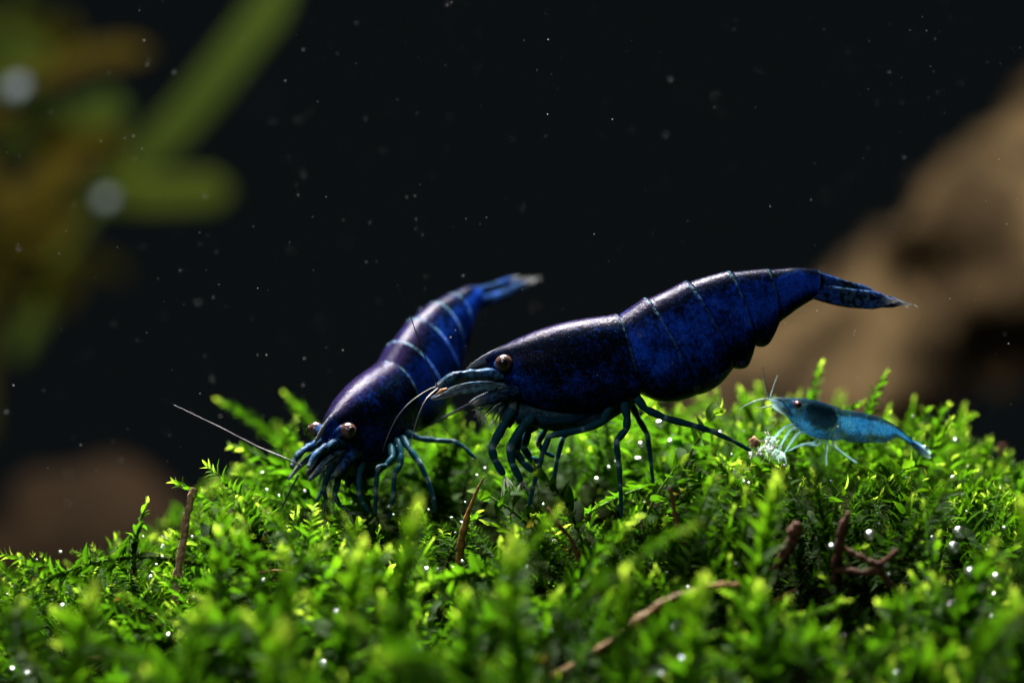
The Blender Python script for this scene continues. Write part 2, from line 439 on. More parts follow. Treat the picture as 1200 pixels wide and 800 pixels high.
CLEAR = [(214, 640, 26, 45, 0.0), (1005, 648, 60, 46, -0.8), (922, 650, 26, 40, -0.8), (545, 640, 22, 50, -0.15), (1020, 627, 14, 14, -0.75), (1125, 630, 22, 22, -0.5), (670, 645, 22, 40, -0.6), (798, 620, 14, 45, -0.5), (90, 660, 60, 22, -0.3), (160, 630, 18, 40, -0.05), (760, 725, 60, 25, -1.3), (310, 668, 40, 10, -0.3), (60, 780, 70, 18, -0.5)]
def in_the_way(mt, tip):
    for u in (1.0, 0.7, 0.4):
        p = mt @ (tip*u); f = DIST/(DIST+p.y); px = 600+p.x*f/S; py = 400-p.z*f/S
        for (cx, cy, rx, ry, y0) in CLEAR:
            if p.y < y0+0.05 and ((px-cx)/rx)**2 + ((py-cy)/ry)**2 < 1.3: return True
    return False
def too_high(p):
    f = DIST/(DIST+p.y); px = 600+p.x*f/S; py = 400-p.z*f/S
    q = LIM_NEAR if p.y < 0.5 else LIM_FAR
    return py < np.interp(px, q[0], q[1]) - (18 if p.y < 0.5 else 45)*noise.noise(Vector((p.x*6, p.y*6, 0.5)))-4
VARB = []
for i in range(12):
    kd = ('narrow', 'narrow', 'narrow', 'scale', 'narrow', 'broad')[i % 6]
    rnd = random.Random(900+i)
    path, leaves = frond_layout(kd, rnd.uniform(0.95, 1.5), rnd, rnd.uniform(0.15, 0.65), {'narrow': 1.25, 'scale': 1.5, 'broad': 1.0}[kd])
    v, f, ag = leaves_arrays(kd, leaves)
    VARB.append((stem_mesh(path, 0.014), mesh_np('leaves', v, f, ag, M['moss']), path[-1]))
def frond_dir(x, y, rnd):
    n = slope_normal(x, y)
    return n*0.75 + Vector((rnd.gauss(0, 0.50) + 0.06*x, rnd.gauss(-0.05, 0.42), rnd.uniform(-0.05, 0.6)))

# stuff: the bulk of the moss
rnd = random.Random(77)
Vs = []; Fs = []; As = []; off = 0
N_BULK = 1750
for i in range(N_BULK):
    y = rnd.uniform(-2.6, 2.7)
    half = 2.8*(DIST+y)/DIST + 0.3
    x = rnd.uniform(-half, half)
    if hollow(x, y, rnd): continue
    v, f, ag, tp_ = VAR[rnd.randrange(len(VAR))][2:]
    dr = align(frond_dir(x, y, rnd), rnd.uniform(0, 6.28)); mt = None
    for s_ in (rnd.uniform(0.50, 0.90), 0.45, 0.32, 0.22):
        q_ = Matrix.Translation((x, y, H(x, y)-0.05)) @ dr @ Matrix.Scale(s_, 4)
        if not too_high(q_ @ tp_) and not in_the_way(q_, tp_): mt = q_; break
    if mt is None: continue
    a = np.array(mt)
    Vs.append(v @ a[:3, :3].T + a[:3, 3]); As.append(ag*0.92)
    Fs.append((np.array([q if len(q) == 4 else (*q, -1) for q in f]) , off)); off += len(v)
fl = []
for arr, o in Fs:
    for q in arr.tolist():
        fl.append((q[0]+o, q[1]+o, q[2]+o) if q[3] < 0 else (q[0]+o, q[1]+o, q[2]+o, q[3]+o))
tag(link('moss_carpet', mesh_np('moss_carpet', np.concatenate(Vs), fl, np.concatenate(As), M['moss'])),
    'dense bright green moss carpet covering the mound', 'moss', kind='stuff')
del Vs, Fs, fl

# individuals: alike fronds standing out of the carpet
LAB = 'leafy green moss frond rising out of the dense moss mound'
GRP = 'moss fronds of the mound'
rnd = random.Random(5)
for i in range(320):
    y = rnd.uniform(-1.7, 1.7)
    half = 2.75*(DIST+y)/DIST
    x = rnd.uniform(-half, half)
    if hollow(x, y, rnd): continue
    vr = VARB[rnd.randrange(len(VARB))]; st, lv = vr[:2]
    dr = align(frond_dir(x, y, rnd), rnd.uniform(0, 6.28)); rt = None
    b0 = Vector((x, y, H(x, y)-0.02))
    for s_ in (rnd.uniform(0.80, 1.25), 0.72, 0.55, 0.4):
        q_ = dr @ Matrix.Scale(s_, 4)
        if not too_high(b0 + (q_ @ vr[2])) and not in_the_way(Matrix.Translation(b0) @ q_, vr[2]): rt = q_; break
    if rt is None: continue
    root = thing('moss_frond', LAB, 'moss', b0, GRP)
    a = link('stem', st, root); a.matrix_local = rt
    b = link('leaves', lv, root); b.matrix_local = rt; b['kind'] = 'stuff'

# fronds one can pick out, their leaves one by one
HERO = [  # base px,py,y   tip px,py,y  kind  label
    ((165, 710, -0.05), (172, 588, -0.05), 'narrow', 'upright dark moss frond with spaced leaves beside the pale brown stalk'),
    ((190, 735, -0.25), (4, 650, -0.3), 'narrow', 'long arching moss frond reaching past the mound over dark water'),
    ((345, 680, -0.15), (243, 546, -0.1), 'narrow', 'bright tipped moss frond leaning over the pale brown stalk'),
    ((300, 640, 0.1), (205, 565, 0.05), 'narrow', 'moss frond crossing the top of the pale brown stalk'),
    ((250, 650, -0.1), (252, 600, -0.15), 'broad', 'short broad leaved moss frond right of the pale brown stalk'),
    ((690, 665, -0.2), (628, 548, -0.35), 'broad', 'broad leaved frond under the large shrimp\'s front legs'),
    ((640, 640, -0.15), (560, 575, -0.2), 'broad', 'pale green frond under the large shrimp\'s bristled claws'),
    ((790, 610, 0.2), (843, 478, 0.1), 'broad', 'broad toothed frond under the large shrimp\'s tail end'),
    ((750, 640, 0.1), (800, 540, 0.0), 'broad', 'club leaved frond between the large shrimp\'s rear legs'),
    ((960, 560, 1.2), (963, 425, 1.2), 'scale', 'thin upright moss shoot behind the juvenile shrimp\'s head'),
    ((975, 570, 0.9), (1040, 434, 0.9), 'scale', 'thick bright moss shoot leaning behind the juvenile shrimp\'s back'),
    ((1040, 560, 0.9), (1090, 478, 0.8), 'scale', 'bright moss shoot above the juvenile shrimp\'s tail'),
    ((1010, 640, 0.1), (1068, 540, -0.05), 'broad', 'arched broad leaved frond below the juvenile shrimp\'s tail'),
    ((950, 640, -0.1), (990, 572, -0.2), 'broad', 'dark broad leaf frond above the dark branched twig'),
    ((900, 640, -0.2), (850, 560, -0.3), 'broad', 'leafy frond in front of the juvenile shrimp\'s claws'),
    ((1128, 600, 1.6), (1131, 474, 1.7), 'scale', 'blurred upright moss shoot beyond the juvenile shrimp\'s tail fan'),
    ((360, 560, 1.7), (255, 468, 1.9), 'scale', 'blurred moss shoot reaching left behind the smaller blue shrimp'),
    ((390, 560, 1.9), (335, 462, 2.1), 'scale', 'blurred moss tuft behind the smaller blue shrimp\'s head'),
    ((420, 600, 1.0), (285, 545, 1.1), 'scale', 'bright moss shoot pointing left under the smaller shrimp\'s antenna'),
    ((540, 560, 1.6), (520, 470, 1.6), 'scale', 'blurred bright shoot between the two blue shrimps'),
    ((430, 690, 0.0), (395, 605, -0.1), 'narrow', 'feathery frond below the smaller blue shrimp\'s head'),
    ((520, 680, 0.0), (560, 600, -0.1), 'narrow', 'feathery frond beside the speckled brown stem'),
    ((700, 700, -0.2), (770, 615, -0.3), 'narrow', 'feathery frond below the large shrimp\'s rear foot'),
    ((330, 740, -0.5), (395, 660, -0.6), 'narrow', 'feathery frond between scattered bubbles on the left slope'),
    ((1110, 720, -0.6), (1190, 640, -0.5), 'narrow', 'feathery frond behind the bubble pair on the right slope'),
    ((1080, 650, 0.3), (1180, 550, 0.4), 'scale', 'bright shoot pointing at the thin brown stalk on the right slope'),
    ((100, 760, -0.3), (60, 690, -0.3), 'narrow', 'low frond below the long arching frond'),
    ((610, 560, 1.5), (598, 466, 1.6), 'scale', 'blurred bright shoot behind the large shrimp\'s mouth'),
    ((700, 560, 1.4), (712, 490, 1.5), 'scale', 'blurred bright shoot behind the large shrimp\'s rear legs'),
    ((880, 540, 1.3), (868, 456, 1.4), 'scale', 'blurred shoot between the large shrimp\'s belly and the juvenile'),
    ((1150, 600, 1.0), (1162, 516, 1.0), 'scale', 'upright bright shoot beside the thin brown stalk on the right slope'),
    ((1190, 640, 0.6), (1204, 540, 0.6), 'narrow', 'leaning feathery frond at the far end of the right slope'),
    ((1085, 560, 0.9), (1110, 474, 0.9), 'scale', 'slim bright shoot above the juvenile shrimp\'s tail fan'),
    ((880, 690, -0.3), (840, 610, -0.4), 'narrow', 'feathery frond left of the dark brown stub'),
]
for i, (b_, t_, kd, lab) in enumerate(HERO):
    hero_frond(P(*b_), P(*t_), kd, lab, bend=(0.25 if b_[0] < t_[0] else -0.25), seed=i+1, ls=1.15 if kd == 'narrow' else 1.0)
FRONT = [  # big soft foreground shoots
    ((478, 800, -2.0), (490, 590, -2.2), 'blurred tall foreground shoot with pale tip below the smaller shrimp'),
    ((660, 800, -2.0), (600, 632, -2.2), 'blurred foreground shoot with pale tip leaning beside the brown speckled stem'),
    ((700, 770, -1.6), (818, 690, -1.8), 'blurred foreground shoot leaning over the ochre root'),
    ((860, 700, -1.2), (912, 560, -1.4), 'blurred foreground shoot before the dark brown stub'),
    ((620, 730, -1.5), (545, 726, -1.7), 'blurred pale shoot lying level below the speckled brown stem'),
    ((480, 800, -1.9), (290, 722, -2.1), 'blurred shoot lying across the slope toward the short brown stub'),
    ((850, 800, -1.9), (975, 748, -2.0), 'blurred shoot lying below the dark branched twig'),
    ((1040, 810, -1.8), (1120, 770, -2.0), 'blurred pale tipped shoot low on the right slope'),
    ((970, 760, -1.2), (1080, 692, -1.4), 'blurred shoot leaning below the round clear bubble'),
    ((800, 800, -1.8), (826, 682, -2.0), 'blurred upright shoot crossing the ochre root'),
    ((150, 820, -2.2), (240, 712, -2.4), 'blurred dark shoot between the two thin brown twigs'),
    ((1200, 800, -1.7), (1190, 700, -1.8), 'blurred shoot at the foot of the right slope'),
    ((560, 810, -1.7), (548, 700, -1.9), 'blurred upright shoot before the speckled brown stem'),
    ((400, 800, -1.6), (425, 640, -1.8), 'blurred slender shoot left of the tall pale tipped shoot'),
    ((740, 800, -1.8), (735, 668, -2.0), 'blurred upright shoot left of the ochre root bend'),
    ((1090, 760, -1.3), (1165, 640, -1.5), 'blurred long shoot reaching across the bubbles on the right slope'),
    ((60, 830, -1.8), (110, 690, -2.0), 'blurred upright shoot before the long arching frond'),
    ((920, 800, -1.6), (890, 690, -1.8), 'blurred upright shoot before the ochre root stub'),
    ((300, 820, -2.4), (330, 735, -2.6), 'blurred dark shoot before the short brown stub'),
]
for i, (b_, t_, lab) in enumerate(FRONT):
    b3 = P(*b_)
    if b_[1] - t_[1] > 60: b3.z = min(b3.z, H(b3.x, b3.y)+0.02)
    hero_frond(b3, P(*t_), 'scale', lab, bend=0.12, seed=i+60, single=False, ls=2.0, young=0.08)

# ---------------------------------------------------------------- shrimps
HAIR = random.Random(8)
class Frame:
    """affine map from profile pixels (px, py, lateral px) to the world"""
    def __init__(s, cx, cy, O, EX, EY, EZ, k=1.0):
        s.c = (cx, cy); s.O = Vector(O); s.EX = Vector(EX); s.EY = Vector(EY); s.EZ = Vector(EZ); s.k = S*k
    def __call__(s, px, py, lat=0.0):
        px = float(px); py = float(py); lat = float(lat)
        return s.O + s.k*((px-s.c[0])*s.EX + (s.c[1]-py)*s.EZ + lat*s.EY)

CAR = [  # carapace: dorsal x,y, ventral x,y, half width
    (567, 419, 575, 437, 5), (580, 409, 587, 455, 15), (598, 400, 601, 470, 26), (628, 387, 634, 482, 37),
    (662, 377, 672, 486, 43), (698, 371, 712, 483, 44), (722, 369, 748, 466, 41)]
ABD = [  # abdomen joints with mid stations
    (722, 370, 750, 462, 40), (740, 359, 780, 472, 43), (757, 350, 818, 465, 43), (781, 340, 842, 450, 41), (806, 330, 862, 433, 38),
    (831, 323, 875, 420, 34), (857, 318, 888, 406, 30), (880, 316, 902, 392, 27), (903, 315, 917, 379, 24), (919, 314, 931, 368, 21),
    (934, 313, 942, 360, 18), (950, 313.5, 954, 353, 15), (965, 316, 964, 348, 12)]
SEG = [2, 2, 2, 2, 4]

def ring(mb, F, D, V, w, flare_d, flare_v, tonef, n=44, lat_bias=0.0, pale=0.0):
    D = np.array(D); V = np.array(V); c = (D+V)/2; a = (D-V)/2
    ids = []
    for i in range(n):
        th = 2*math.pi*i/n; cs, sn = math.cos(th), math.sin(th)
        ev = 1.0 if cs > 0 else 0.85
        vv = math.copysign(abs(cs)**ev, cs)*(1+flare_d if cs > 0 else 1+flare_v*abs(cs) + flare_d*(1-abs(cs)))
        ll = math.copysign(abs(sn)**0.92, sn)*w*(1+flare_d)
        ll *= 1 + 0.10*max(0, -cs)*(1 if cs > -0.8 else 0.9)
        p = c + a*vv
        ids.append(mb.vert(F(p[0], p[1], ll), tonef(cs), pale))
    return ids

def build_body(mb, F, CAR, ABD, SEG, blue_car=0.34, blue_abd=0.70, scal=0.19, spot=None):
    rings = []
    C = crom(CAR, 7); K = len(C)
    for i, q in enumerate(C):
        t = i/(K-1)
        fl = 0.03*smoothstep(0.88, 1.0, t)
        rim = 0.55*smoothstep(0.975, 1.0, t)
        def tone(cs, t=t, rim=rim):
            g = blue_car*(0.35+0.65*smoothstep(0.55, -0.5, cs))*(1.15-0.5*t) - 0.06*smoothstep(0.6, 1, cs)
            if spot: g += spot(t, cs)
            return (rim*smoothstep(-0.5, 0.3, cs), max(-3.0, g), 0, 0.8*smoothstep(0.74, 0.97, cs)*smoothstep(0.1, 0.4, t))
        rings.append(ring(mb, F, q[0:2], q[2:4], q[4], fl, fl*0.6, tone))
    pos = 0
    A = [ABD[0]]
    for k, n in enumerate(SEG):
        pts = crom(ABD, 6)
        seg = pts[pos*6:(pos+n)*6+1]; pos += n; m = len(seg)
        for i, q in enumerate(seg):
            s_ = i/(m-1)
            fl = -0.016 + 0.046*s_**1.6
            rim = 0.50*smoothstep(0.95, 1.0, s_)
            depth = scal*(1 - abs(2*s_-1)**1.8) * (0.15, 0.35, 1.15, 1.6, 0.15)[k]
            def tone(cs, s_=s_, rim=rim, k=k):
                flank = smoothstep(0.86, 0.45, cs)*smoothstep(-0.75, -0.05, cs)
                low = smoothstep(-0.1, -0.7, cs)
                g = blue_abd*flank + 0.16*low + 0.20*max(0, k-2)*flank*0.5
                return (rim*smoothstep(-0.35, 0.35, cs), g, 0, 0.8*smoothstep(0.74, 0.97, cs)*(1-0.2*k))
            rings.append(ring(mb, F, q[0:2], q[2:4], q[4], fl, depth-0.03, tone))
    mb.rings(rings)

def blade(mb, F, pts, w, thick, lat_tilt=0.0, tone=(0, 0.5, 0), pale=0.0, clear=0.0, n=10):
    """a flat leaf shaped plate along profile points (px,py,lat); w = half width list"""
    K = len(pts); rings = []
    wv = [F(*p) for p in pts]
    up = (F.EZ*math.cos(lat_tilt) + F.EY*math.sin(lat_tilt))
    for i in range(K):
        T = (wv[min(i+1, K-1)]-wv[max(i-1, 0)]).normalized()
        a = (up - T*up.dot(T)).normalized(); b = T.cross(a)
        u = i/(K-1); g = lambda q: q(u) if callable(q) else q
        rings.append([mb.vert(wv[i] + a*(math.cos(2*math.pi*k/n)*w[i]*F.k) + b*(math.sin(2*math.pi*k/n)*thick*F.k*(0.3+0.7*w[i]/max(w))), g(tone), g(pale), g(clear)) for k in range(n)])
    mb.rings(rings)

def leg(mb, pts, r0, r1, joints=(), n=9, tone=(0, 0.1, 1), sub=10):
    """jointed limb through world points; joints = indices of pale swollen knuckles"""
    L = len(pts)-1; A = np.array([tuple(p) for p in pts], float)
    C_ = crom(A, sub); pp = []
    for a in range(L):
        for k in range(sub):
            pp.append(A[a] + (A[a+1]-A[a])*k/sub)
    pp.append(A[-1]); pp = np.array(pp)
    pp[1:-1] = 0.6*pp[1:-1] + 0.2*(pp[:-2]+pp[2:])
    r0 *= 0.90; r1 *= 0.80
    K = len(pp); rad = []; pl = []
    for i in range(K):
        u = i/(K-1)*L; base = r0 + (r1-r0)*(u/L)**0.9
        kn = max([math.exp(-((u-j)/0.10)**2) for j in joints] + [0.45*math.exp(-((u-j)/0.07)**2) for j in range(2, L)] + [0])
        base *= 0.74 + 0.30*math.sin(math.pi*(u % 1.0))**0.7
        rad.append(base*(1+0.25*kn)); pl.append(0.85*kn)
    rad[-1] *= 0.4
    at_ = lambda u: pl[min(K-1, int(round(u*(K-1))))]
    mb.tube(pp, rad, n, tone=lambda u: (min(1, 1.5*at_(u)), tone[1], tone[2]), pale=lambda u: 0.35*at_(u))

def bristles(mb, base, d, n, length, r, rnd, spread=0.5, pale=0.6, clear=0.35):
    for i in range(n):
        q = (Vector(d).normalized() + Vector((rnd.gauss(0, spread), rnd.gauss(0, spread), rnd.gauss(0, spread)))).normalized()
        l = length*rnd.uniform(0.6, 1.2); b0 = Vector(base)
        b1 = b0+q*l*0.5+Vector((0, 0, -0.02*l)); b2 = b0+q*l+Vector((0, 0, -0.18*l))
        mb.tube([b0, b1, b2], [r, r*0.7, r*0.25], 4, tone=(0, 0.2, 1), pale=pale, clear=clear)

def make_eye(root, centre, r, out_dir, mat, origin):
    eb = MB(); c = Vector(centre)
    for la in range(0, 15):
        ph = math.pi*la/14
        if la in (0, 14): eb.vert(c+Vector((0, 0, r*math.cos(ph)))); continue
        for k in range(20):
            th = 2*math.pi*k/20
            eb.vert(c + Vector((r*math.sin(ph)*math.cos(th), r*math.sin(ph)*math.sin(th), r*math.cos(ph)*0.97)))
    idx = lambda la, k: 0 if la == 0 else (1+13*20 if la == 14 else 1+(la-1)*20+k % 20)
    for la in range(14):
        for k in range(20):
            q = [idx(la, k), idx(la+1, k), idx(la+1, k+1), idx(la, k+1)]
            q2 = []
            for e in q:
                if e not in q2: q2.append(e)
            eb.f.append(tuple(q2))
    eo = link('eye', eb.mesh('eye', mat, origin=origin), root)
    pb = MB(); d = Vector(out_dir).normalized(); a = d.orthogonal().normalized(); b = d.cross(a)
    rings = []
    for j, (rr, h) in enumerate(((0.56, 0.80), (0.52, 0.88), (0.34, 0.99), (0.10, 1.03))):
        rings.append([pb.vert(c + d*(h*r) + (a*math.cos(2*math.pi*k/16)+b*math.sin(2*math.pi*k/16))*(rr*r)) for k in range(16)])
    pb.rings(rings)
    link('pupil', pb.mesh('pupil', M['pupil'], origin=origin), eo)
    return eo

def whip(root, pts, r0, r1, mat, origin, name='antenna'):
    mb = MB(); pp = crom([tuple(p) for p in pts], 14); K = len(pp)
    mb.tube(pp, [(r0+(r1-r0)*i/(K-1))*(1+0.12*(i % 2)) for i in range(K)], 6)
    return link(name, mb.mesh(name, mat, origin=origin), root)

def tail_fan(mb, F, x0, y0, pts_off, pale_col=0.6, k=1.0):
    """telson and two pairs of uropods; offsets relative to (x0,y0) in profile pixels"""
    tip = lambda u: pale_col*smoothstep(0.80, 1.0, u)
    clr = lambda u: 0.35*smoothstep(0.75, 1.0, u)
    for (dy0, dx, dy, lat0, lat1, w, th, tilt) in pts_off:
        pts = []; ws = []
        for i in range(11):
            u = i/10
            pts.append((x0 + dx*u*k, y0 + (dy0*(1-u) + dy*u + 3.5*math.sin(math.pi*u))*k, (lat0+(lat1-lat0)*u)*k))
            ws.append(max(0.6, w*k*(0.80+0.28*math.sin(math.pi*(u*0.75+0.1)))*(1-smoothstep(0.72, 1.0, u)*0.93)))
        blade(mb, F, pts, ws, th*k, tilt, tone=lambda u: (0.06+0.12*u, 0.40, 0), pale=tip, clear=clr)
        for q in (8, 9, 10):
            bristles(mb, F(*pts[q]), F.EX*1.0 - F.EZ*0.28, 4, 0.040, 0.0014, HAIR, 0.14, 0.6, 0.5)
FAN = [ # dy0, dx, dy, lat0, lat1, w, thick, tilt
    (-6, 86, 17, 0, 0, 8, 3.5, 0.15), (12, 97, 24, -8, -24, 11, 1.5, 0.35), (6, 118, 28, -8, -12, 9, 1.4, 0.55),
    (11, 95, 22, 8, 24, 11, 1.5, -0.35), (5, 113, 27, 8, 13, 9, 1.4, -0.55)]
FAN_B = [(a, b*1.45, c-20, d, e*0.55, w*0.62, t, q) for a, b, c, d, e, w, t, q in FAN]

def rostrum(mb, F, pts, r0, teeth, k=1.0):
    wv = [F(*p) for p in pts]; K = len(wv)
    mb.tube(wv, [F.k*r0*(1-0.88*(i/(K-1))**1.3) for i in range(K)], 10, tone=(0.1, 0.2, 0), pale=lambda u: 0.35*u, flat=0.5, up=F.EY)
    for i in range(teeth):
        u = 0.35+0.6*i/teeth; j = int(u*(K-1)); p = wv[j].lerp(wv[min(K-1, j+1)], u*(K-1)-j)
        T = (wv[-1]-wv[0]).normalized()
        q = p + F.EZ*F.k*r0*(1-0.8*u)*0.6
        mb.tube([p, q + F.EZ*F.k*1.2*k + T*F.k*1.5*k, q + F.EZ*F.k*1.6*k + T*F.k*5*k], [F.k*1.3*k, F.k*0.8*k, F.k*0.2*k], 5, tone=(0.1, 0.2, 0), pale=0.45)

def head_gear(mb, F, k=1.0, spread=1.0):
    """antennule peduncles, antennal scales, antenna bases, eye stalks, mouth"""
    for sd in (-1, 1):
        L = lambda v: sd*v*spread
        # eye stalk
        mb.tube([F(582, 430, L(6)), F(585, 427, L(13)), F(586.5, 426, L(19))], [F.k*8, F.k*8.5, F.k*9.2], 10, tone=(0.15, 0.4, 0))
        # antennule peduncle, three bead like articles
        pts = [(588, 441, L(11)), (570, 437, L(12)), (555, 438, L(12.5)), (548, 438, L(12.5)), (535, 439, L(13)), (522, 445, L(13)), (512, 452, L(13))]
        wv = crom([tuple(F(*p)) for p in pts], 5); n = len(wv)
        mb.tube(wv, [F.k*(6.8-3.6*i/(n-1))*(1+0.16*math.sin(i*0.62)) for i in range(n)], 9, tone=(0.25, 0.35, 0.2), pale=lambda u: 0.30*smoothstep(0.85, 1, u))
        # antennal scale: long blade with a pale lower margin
        pts = [(594, 452, L(15)), (575, 452, L(17)), (556, 453, L(18)), (538, 456, L(18)), (522, 461, L(17)), (506, 466, L(15))]
        wv = crom(pts, 3)
        blade(mb, F, [tuple(p) for p in wv], [5.6*math.sin(math.pi*(0.16+0.80*i/(len(wv)-1)))+0.8 for i in range(len(wv))], 1.6, -0.35*sd,
              tone=(0.35, 0.3, 0.2), pale=lambda u: 0.03+0.22*smoothstep(0.35, 0.95, u), clear=lambda u: 0.10*u)
        for dy in (-2.2, 1.2, 4.2):
            mb.tube([F(p[0], p[1]+dy*math.sin(math.pi*(0.1+0.8*q/(len(wv)-1))), p[2]+sd*1.4) for q, p in enumerate(wv)], [F.k*0.75]*len(wv), 5, tone=(0.3, 0.3, 0.2), pale=0.12 if dy < 4 else 0.55)
        # antenna base stub
        pts = [(604, 457, L(20)), (588, 461, L(21)), (572, 466, L(21)), (560, 470, L(21)), (552, 473, L(21))]
        mb.tube([F(*p) for p in pts], [F.k*r for r in (9, 8.2, 7, 5.5, 2.5)], 9, tone=(0.1, 0.3, 0.1), pale=lambda u: 0.45*smoothstep(0.65, 1, u))
        # third maxilliped folded under the carapace
        pts = [(690, 484, L(12)), (665, 491, L(13)), (640, 493, L(13)), (616, 490, L(12)), (600, 488, L(10)), (594, 500, L(9))]
        mb.tube([F(*p) for p in pts], [F.k*r for r in (5, 7, 7, 6.5, 5, 2)], 8, tone=(0, 0.15, 0.5))
        for (x1, y1, lt) in ((568, 486, 14), (578, 492, 17), (586, 497, 12), (560, 480, 9)):
            mb.tube([F(596, 468, L(11)), F((596+x1)/2-3, (468+y1)/2-2, L(lt+1)), F(x1, y1, L(lt))], [F.k*2.4, F.k*1.7, F.k*0.6], 6, tone=(0.1, 0.3, 0.8), pale=lambda u: 0.25*u, clear=0.1)
            bristles(mb, F(x1, y1, L(lt)), -F.EZ - F.EX*0.5, 5, 0.045, 0.0020, HAIR, 0.5, 0.5, 0.3)
    # mouth and sternum under the head
    mb.tube([F(592, 462, 0), (F(612, 482, 0)), F(650, 488, 0), F(700, 484, 0), F(742, 466, 0)], [F.k*r for r in (8, 16, 18, 17, 8)], 10, tone=(0.1, 0.1, 0.5), pale=0.02)
    mb.tube([F(598, 462, -14), F(598, 478, -14), F(604, 490, -10)], [F.k*r for r in (7, 6, 3)], 8, tone=(0.2, 0.2, 0.6), pale=0.18)

def settle(root, mb, mat, origin):
    return link('body', mb.mesh('body', mat, origin=origin), root)

# ---- the large shrimp, side on
oA = P(720, 600, 0.0)
yaw = math.radians(7)
FA = Frame(720, 420, P(720, 420, 0.0), (math.cos(yaw), math.sin(yaw), 0), (-math.sin(yaw), math.cos(yaw), 0), (0, 0, 1))
rootA = thing('shrimp', 'large dark blue shrimp with arched back standing over bright green moss', 'shrimp', oA, 'adult dark blue shrimps')
mb = MB()
build_body(mb, FA, CAR, ABD, SEG)
tail_fan(mb, FA, 958, 328, FAN)
rostrum(mb, FA, [(640, 393, 0), (612, 403, 0), (592, 411, 0), (576, 417, 0), (564, 422, 0), (555, 427, 0), (546, 432, 0)], 9.5, 6)
head_gear(mb, FA)
r_ = FA.k
def LA(lst, lat): return [FA(p[0], p[1], lat + (p[2] if len(p) > 2 else 0)) for p in lst]
leg(mb, LA([(598, 478), (590, 492), (573, 523), (577, 537), (588, 555)], -16), r_*7, r_*5, (2,))
leg(mb, LA([(622, 486), (610, 497), (594, 523), (597, 542), (608, 562)], -20), r_*7.4, r_*5, (2,))
leg(mb, LA([(622, 488), (606, 505), (603, 528), (611, 541), (623, 551)], -8), r_*6.6, r_*4.6, (2,))
leg(mb, LA([(640, 490), (620, 505), (614, 524), (622, 537), (634, 541)], 12), r_*6.4, r_*4.6, (2,))
leg(mb, LA([(652, 492), (640, 505), (632, 520), (640, 530), (652, 536)], 18), r_*5, r_*3, (2,))
leg(mb, LA([(712, 474), (703, 493), (680, 502), (640, 509), (632, 530), (621, 568), (616, 592)], -22), r_*6.2, r_*2.8, (3,))
leg(mb, LA([(727, 470), (731, 488), (730, 502), (718, 516), (721, 540), (723, 566), (724, 606)], -24), r_*6.4, r_*2.6, (3, 4.1))
leg(mb, LA([(742, 465), (752, 478), (775, 489), (810, 498), (832, 505), (856, 516), (878, 528)], -24), r_*6.2, r_*2.6, (4,))
leg(mb, LA([(690, 478), (676, 498), (662, 514), (655, 540), (650, 575)], 22), r_*5.5, r_*2.6, (2,))
leg(mb, LA([(740, 465), (752, 490), (764, 510), (768, 545), (772, 580)], 24), r_*5.5, r_*2.4, (2,))
rb = random.Random(3)
for q in ((588, 555, -16), (608, 562, -20), (623, 551, -8)):
    bristles(mb, FA(*q), (0.35, -0.1, -0.8), 9, 0.09, 0.0028, rb)
settle(rootA, mb, M['shrimp'], oA)
for sd in (-1, 1):
    make_eye(rootA, FA(587, 425, sd*22.5), r_*10.3, FA.EY*sd + FA.EX*-0.25 if sd < 0 else FA.EY, M['eye'], oA)
def WA(lst): return [P(*p) for p in lst]
whip(rootA, WA([(513, 452, -0.08), (505, 435, -0.12), (492, 402, -0.16), (480, 368, -0.2), (466, 334, -0.25)]), r_*0.85, r_*0.4, M['antenna'], oA)
whip(rootA, WA([(513, 452, -0.06), (498, 459, -0.10), (480, 472, -0.16), (466, 488, -0.2), (455, 510, -0.22), (448, 530, -0.22)]), r_*0.85, r_*0.4, M['antenna'], oA)
whip(rootA, WA([(513, 455, 0.06), (500, 467, -0.04), (491, 485, -0.1), (484, 508, -0.14), (478, 530, -0.18)]), r_*0.85, r_*0.4, M['antenna'], oA)
whip(rootA, WA([(556, 471, 0.12), (530, 484, 0.35), (495, 503, 0.6), (450, 522, 0.8)]), r_*1.8, r_*0.8, M['antenna'], oA)
# orange joint where the feelers leave the scale
mbj = MB(); mbj.tube(WA([(524, 455, -0.09), (517, 458, -0.10), (510, 463, -0.1)]), [r_*1.5, r_*2.4, r_*0.8], 7)
link('antenna_joint', mbj.mesh('antenna_joint', M['crumb_orange'], origin=oA), rootA)

# ---- the smaller-looking shrimp, head toward the lens
T = Vector((0.44, 0.77, 0.47)).normalized()
U = (Vector((0, 0, 1)) - T*T.z).normalized()
al = math.atan2(110, 388)
EX = T*math.cos(al) - U*math.sin(al); EZ = T*math.sin(al) + U*math.cos(al); EY = EZ.cross(EX)
kB = 0.95
FB = Frame(587, 425, P(389, 504, 0.0), EX, EY, EZ, kB)
oB = P(440, 600, 0.2)
rootB = thing('shrimp', 'blue shrimp with head lowered to the moss and tail raised behind', 'shrimp', oB, 'adult dark blue shrimps')
mb = MB()
build_body(mb, FB, [(*q[:4], q[4]*0.88) for q in CAR], [(*q[:4], q[4]*0.90) for q in ABD], SEG, blue_car=0.55, blue_abd=0.80)
tail_fan(mb, FB, 958, 328, FAN_B, 0.5)
rostrum(mb, FB, [(640, 393, 0), (612, 403, 0), (592, 411, 0), (576, 417, 0), (564, 422, 0), (555, 427, 0), (546, 432, 0)], 9.5, 6)
head_gear(mb, FB, spread=0.95)
rB = FB.k
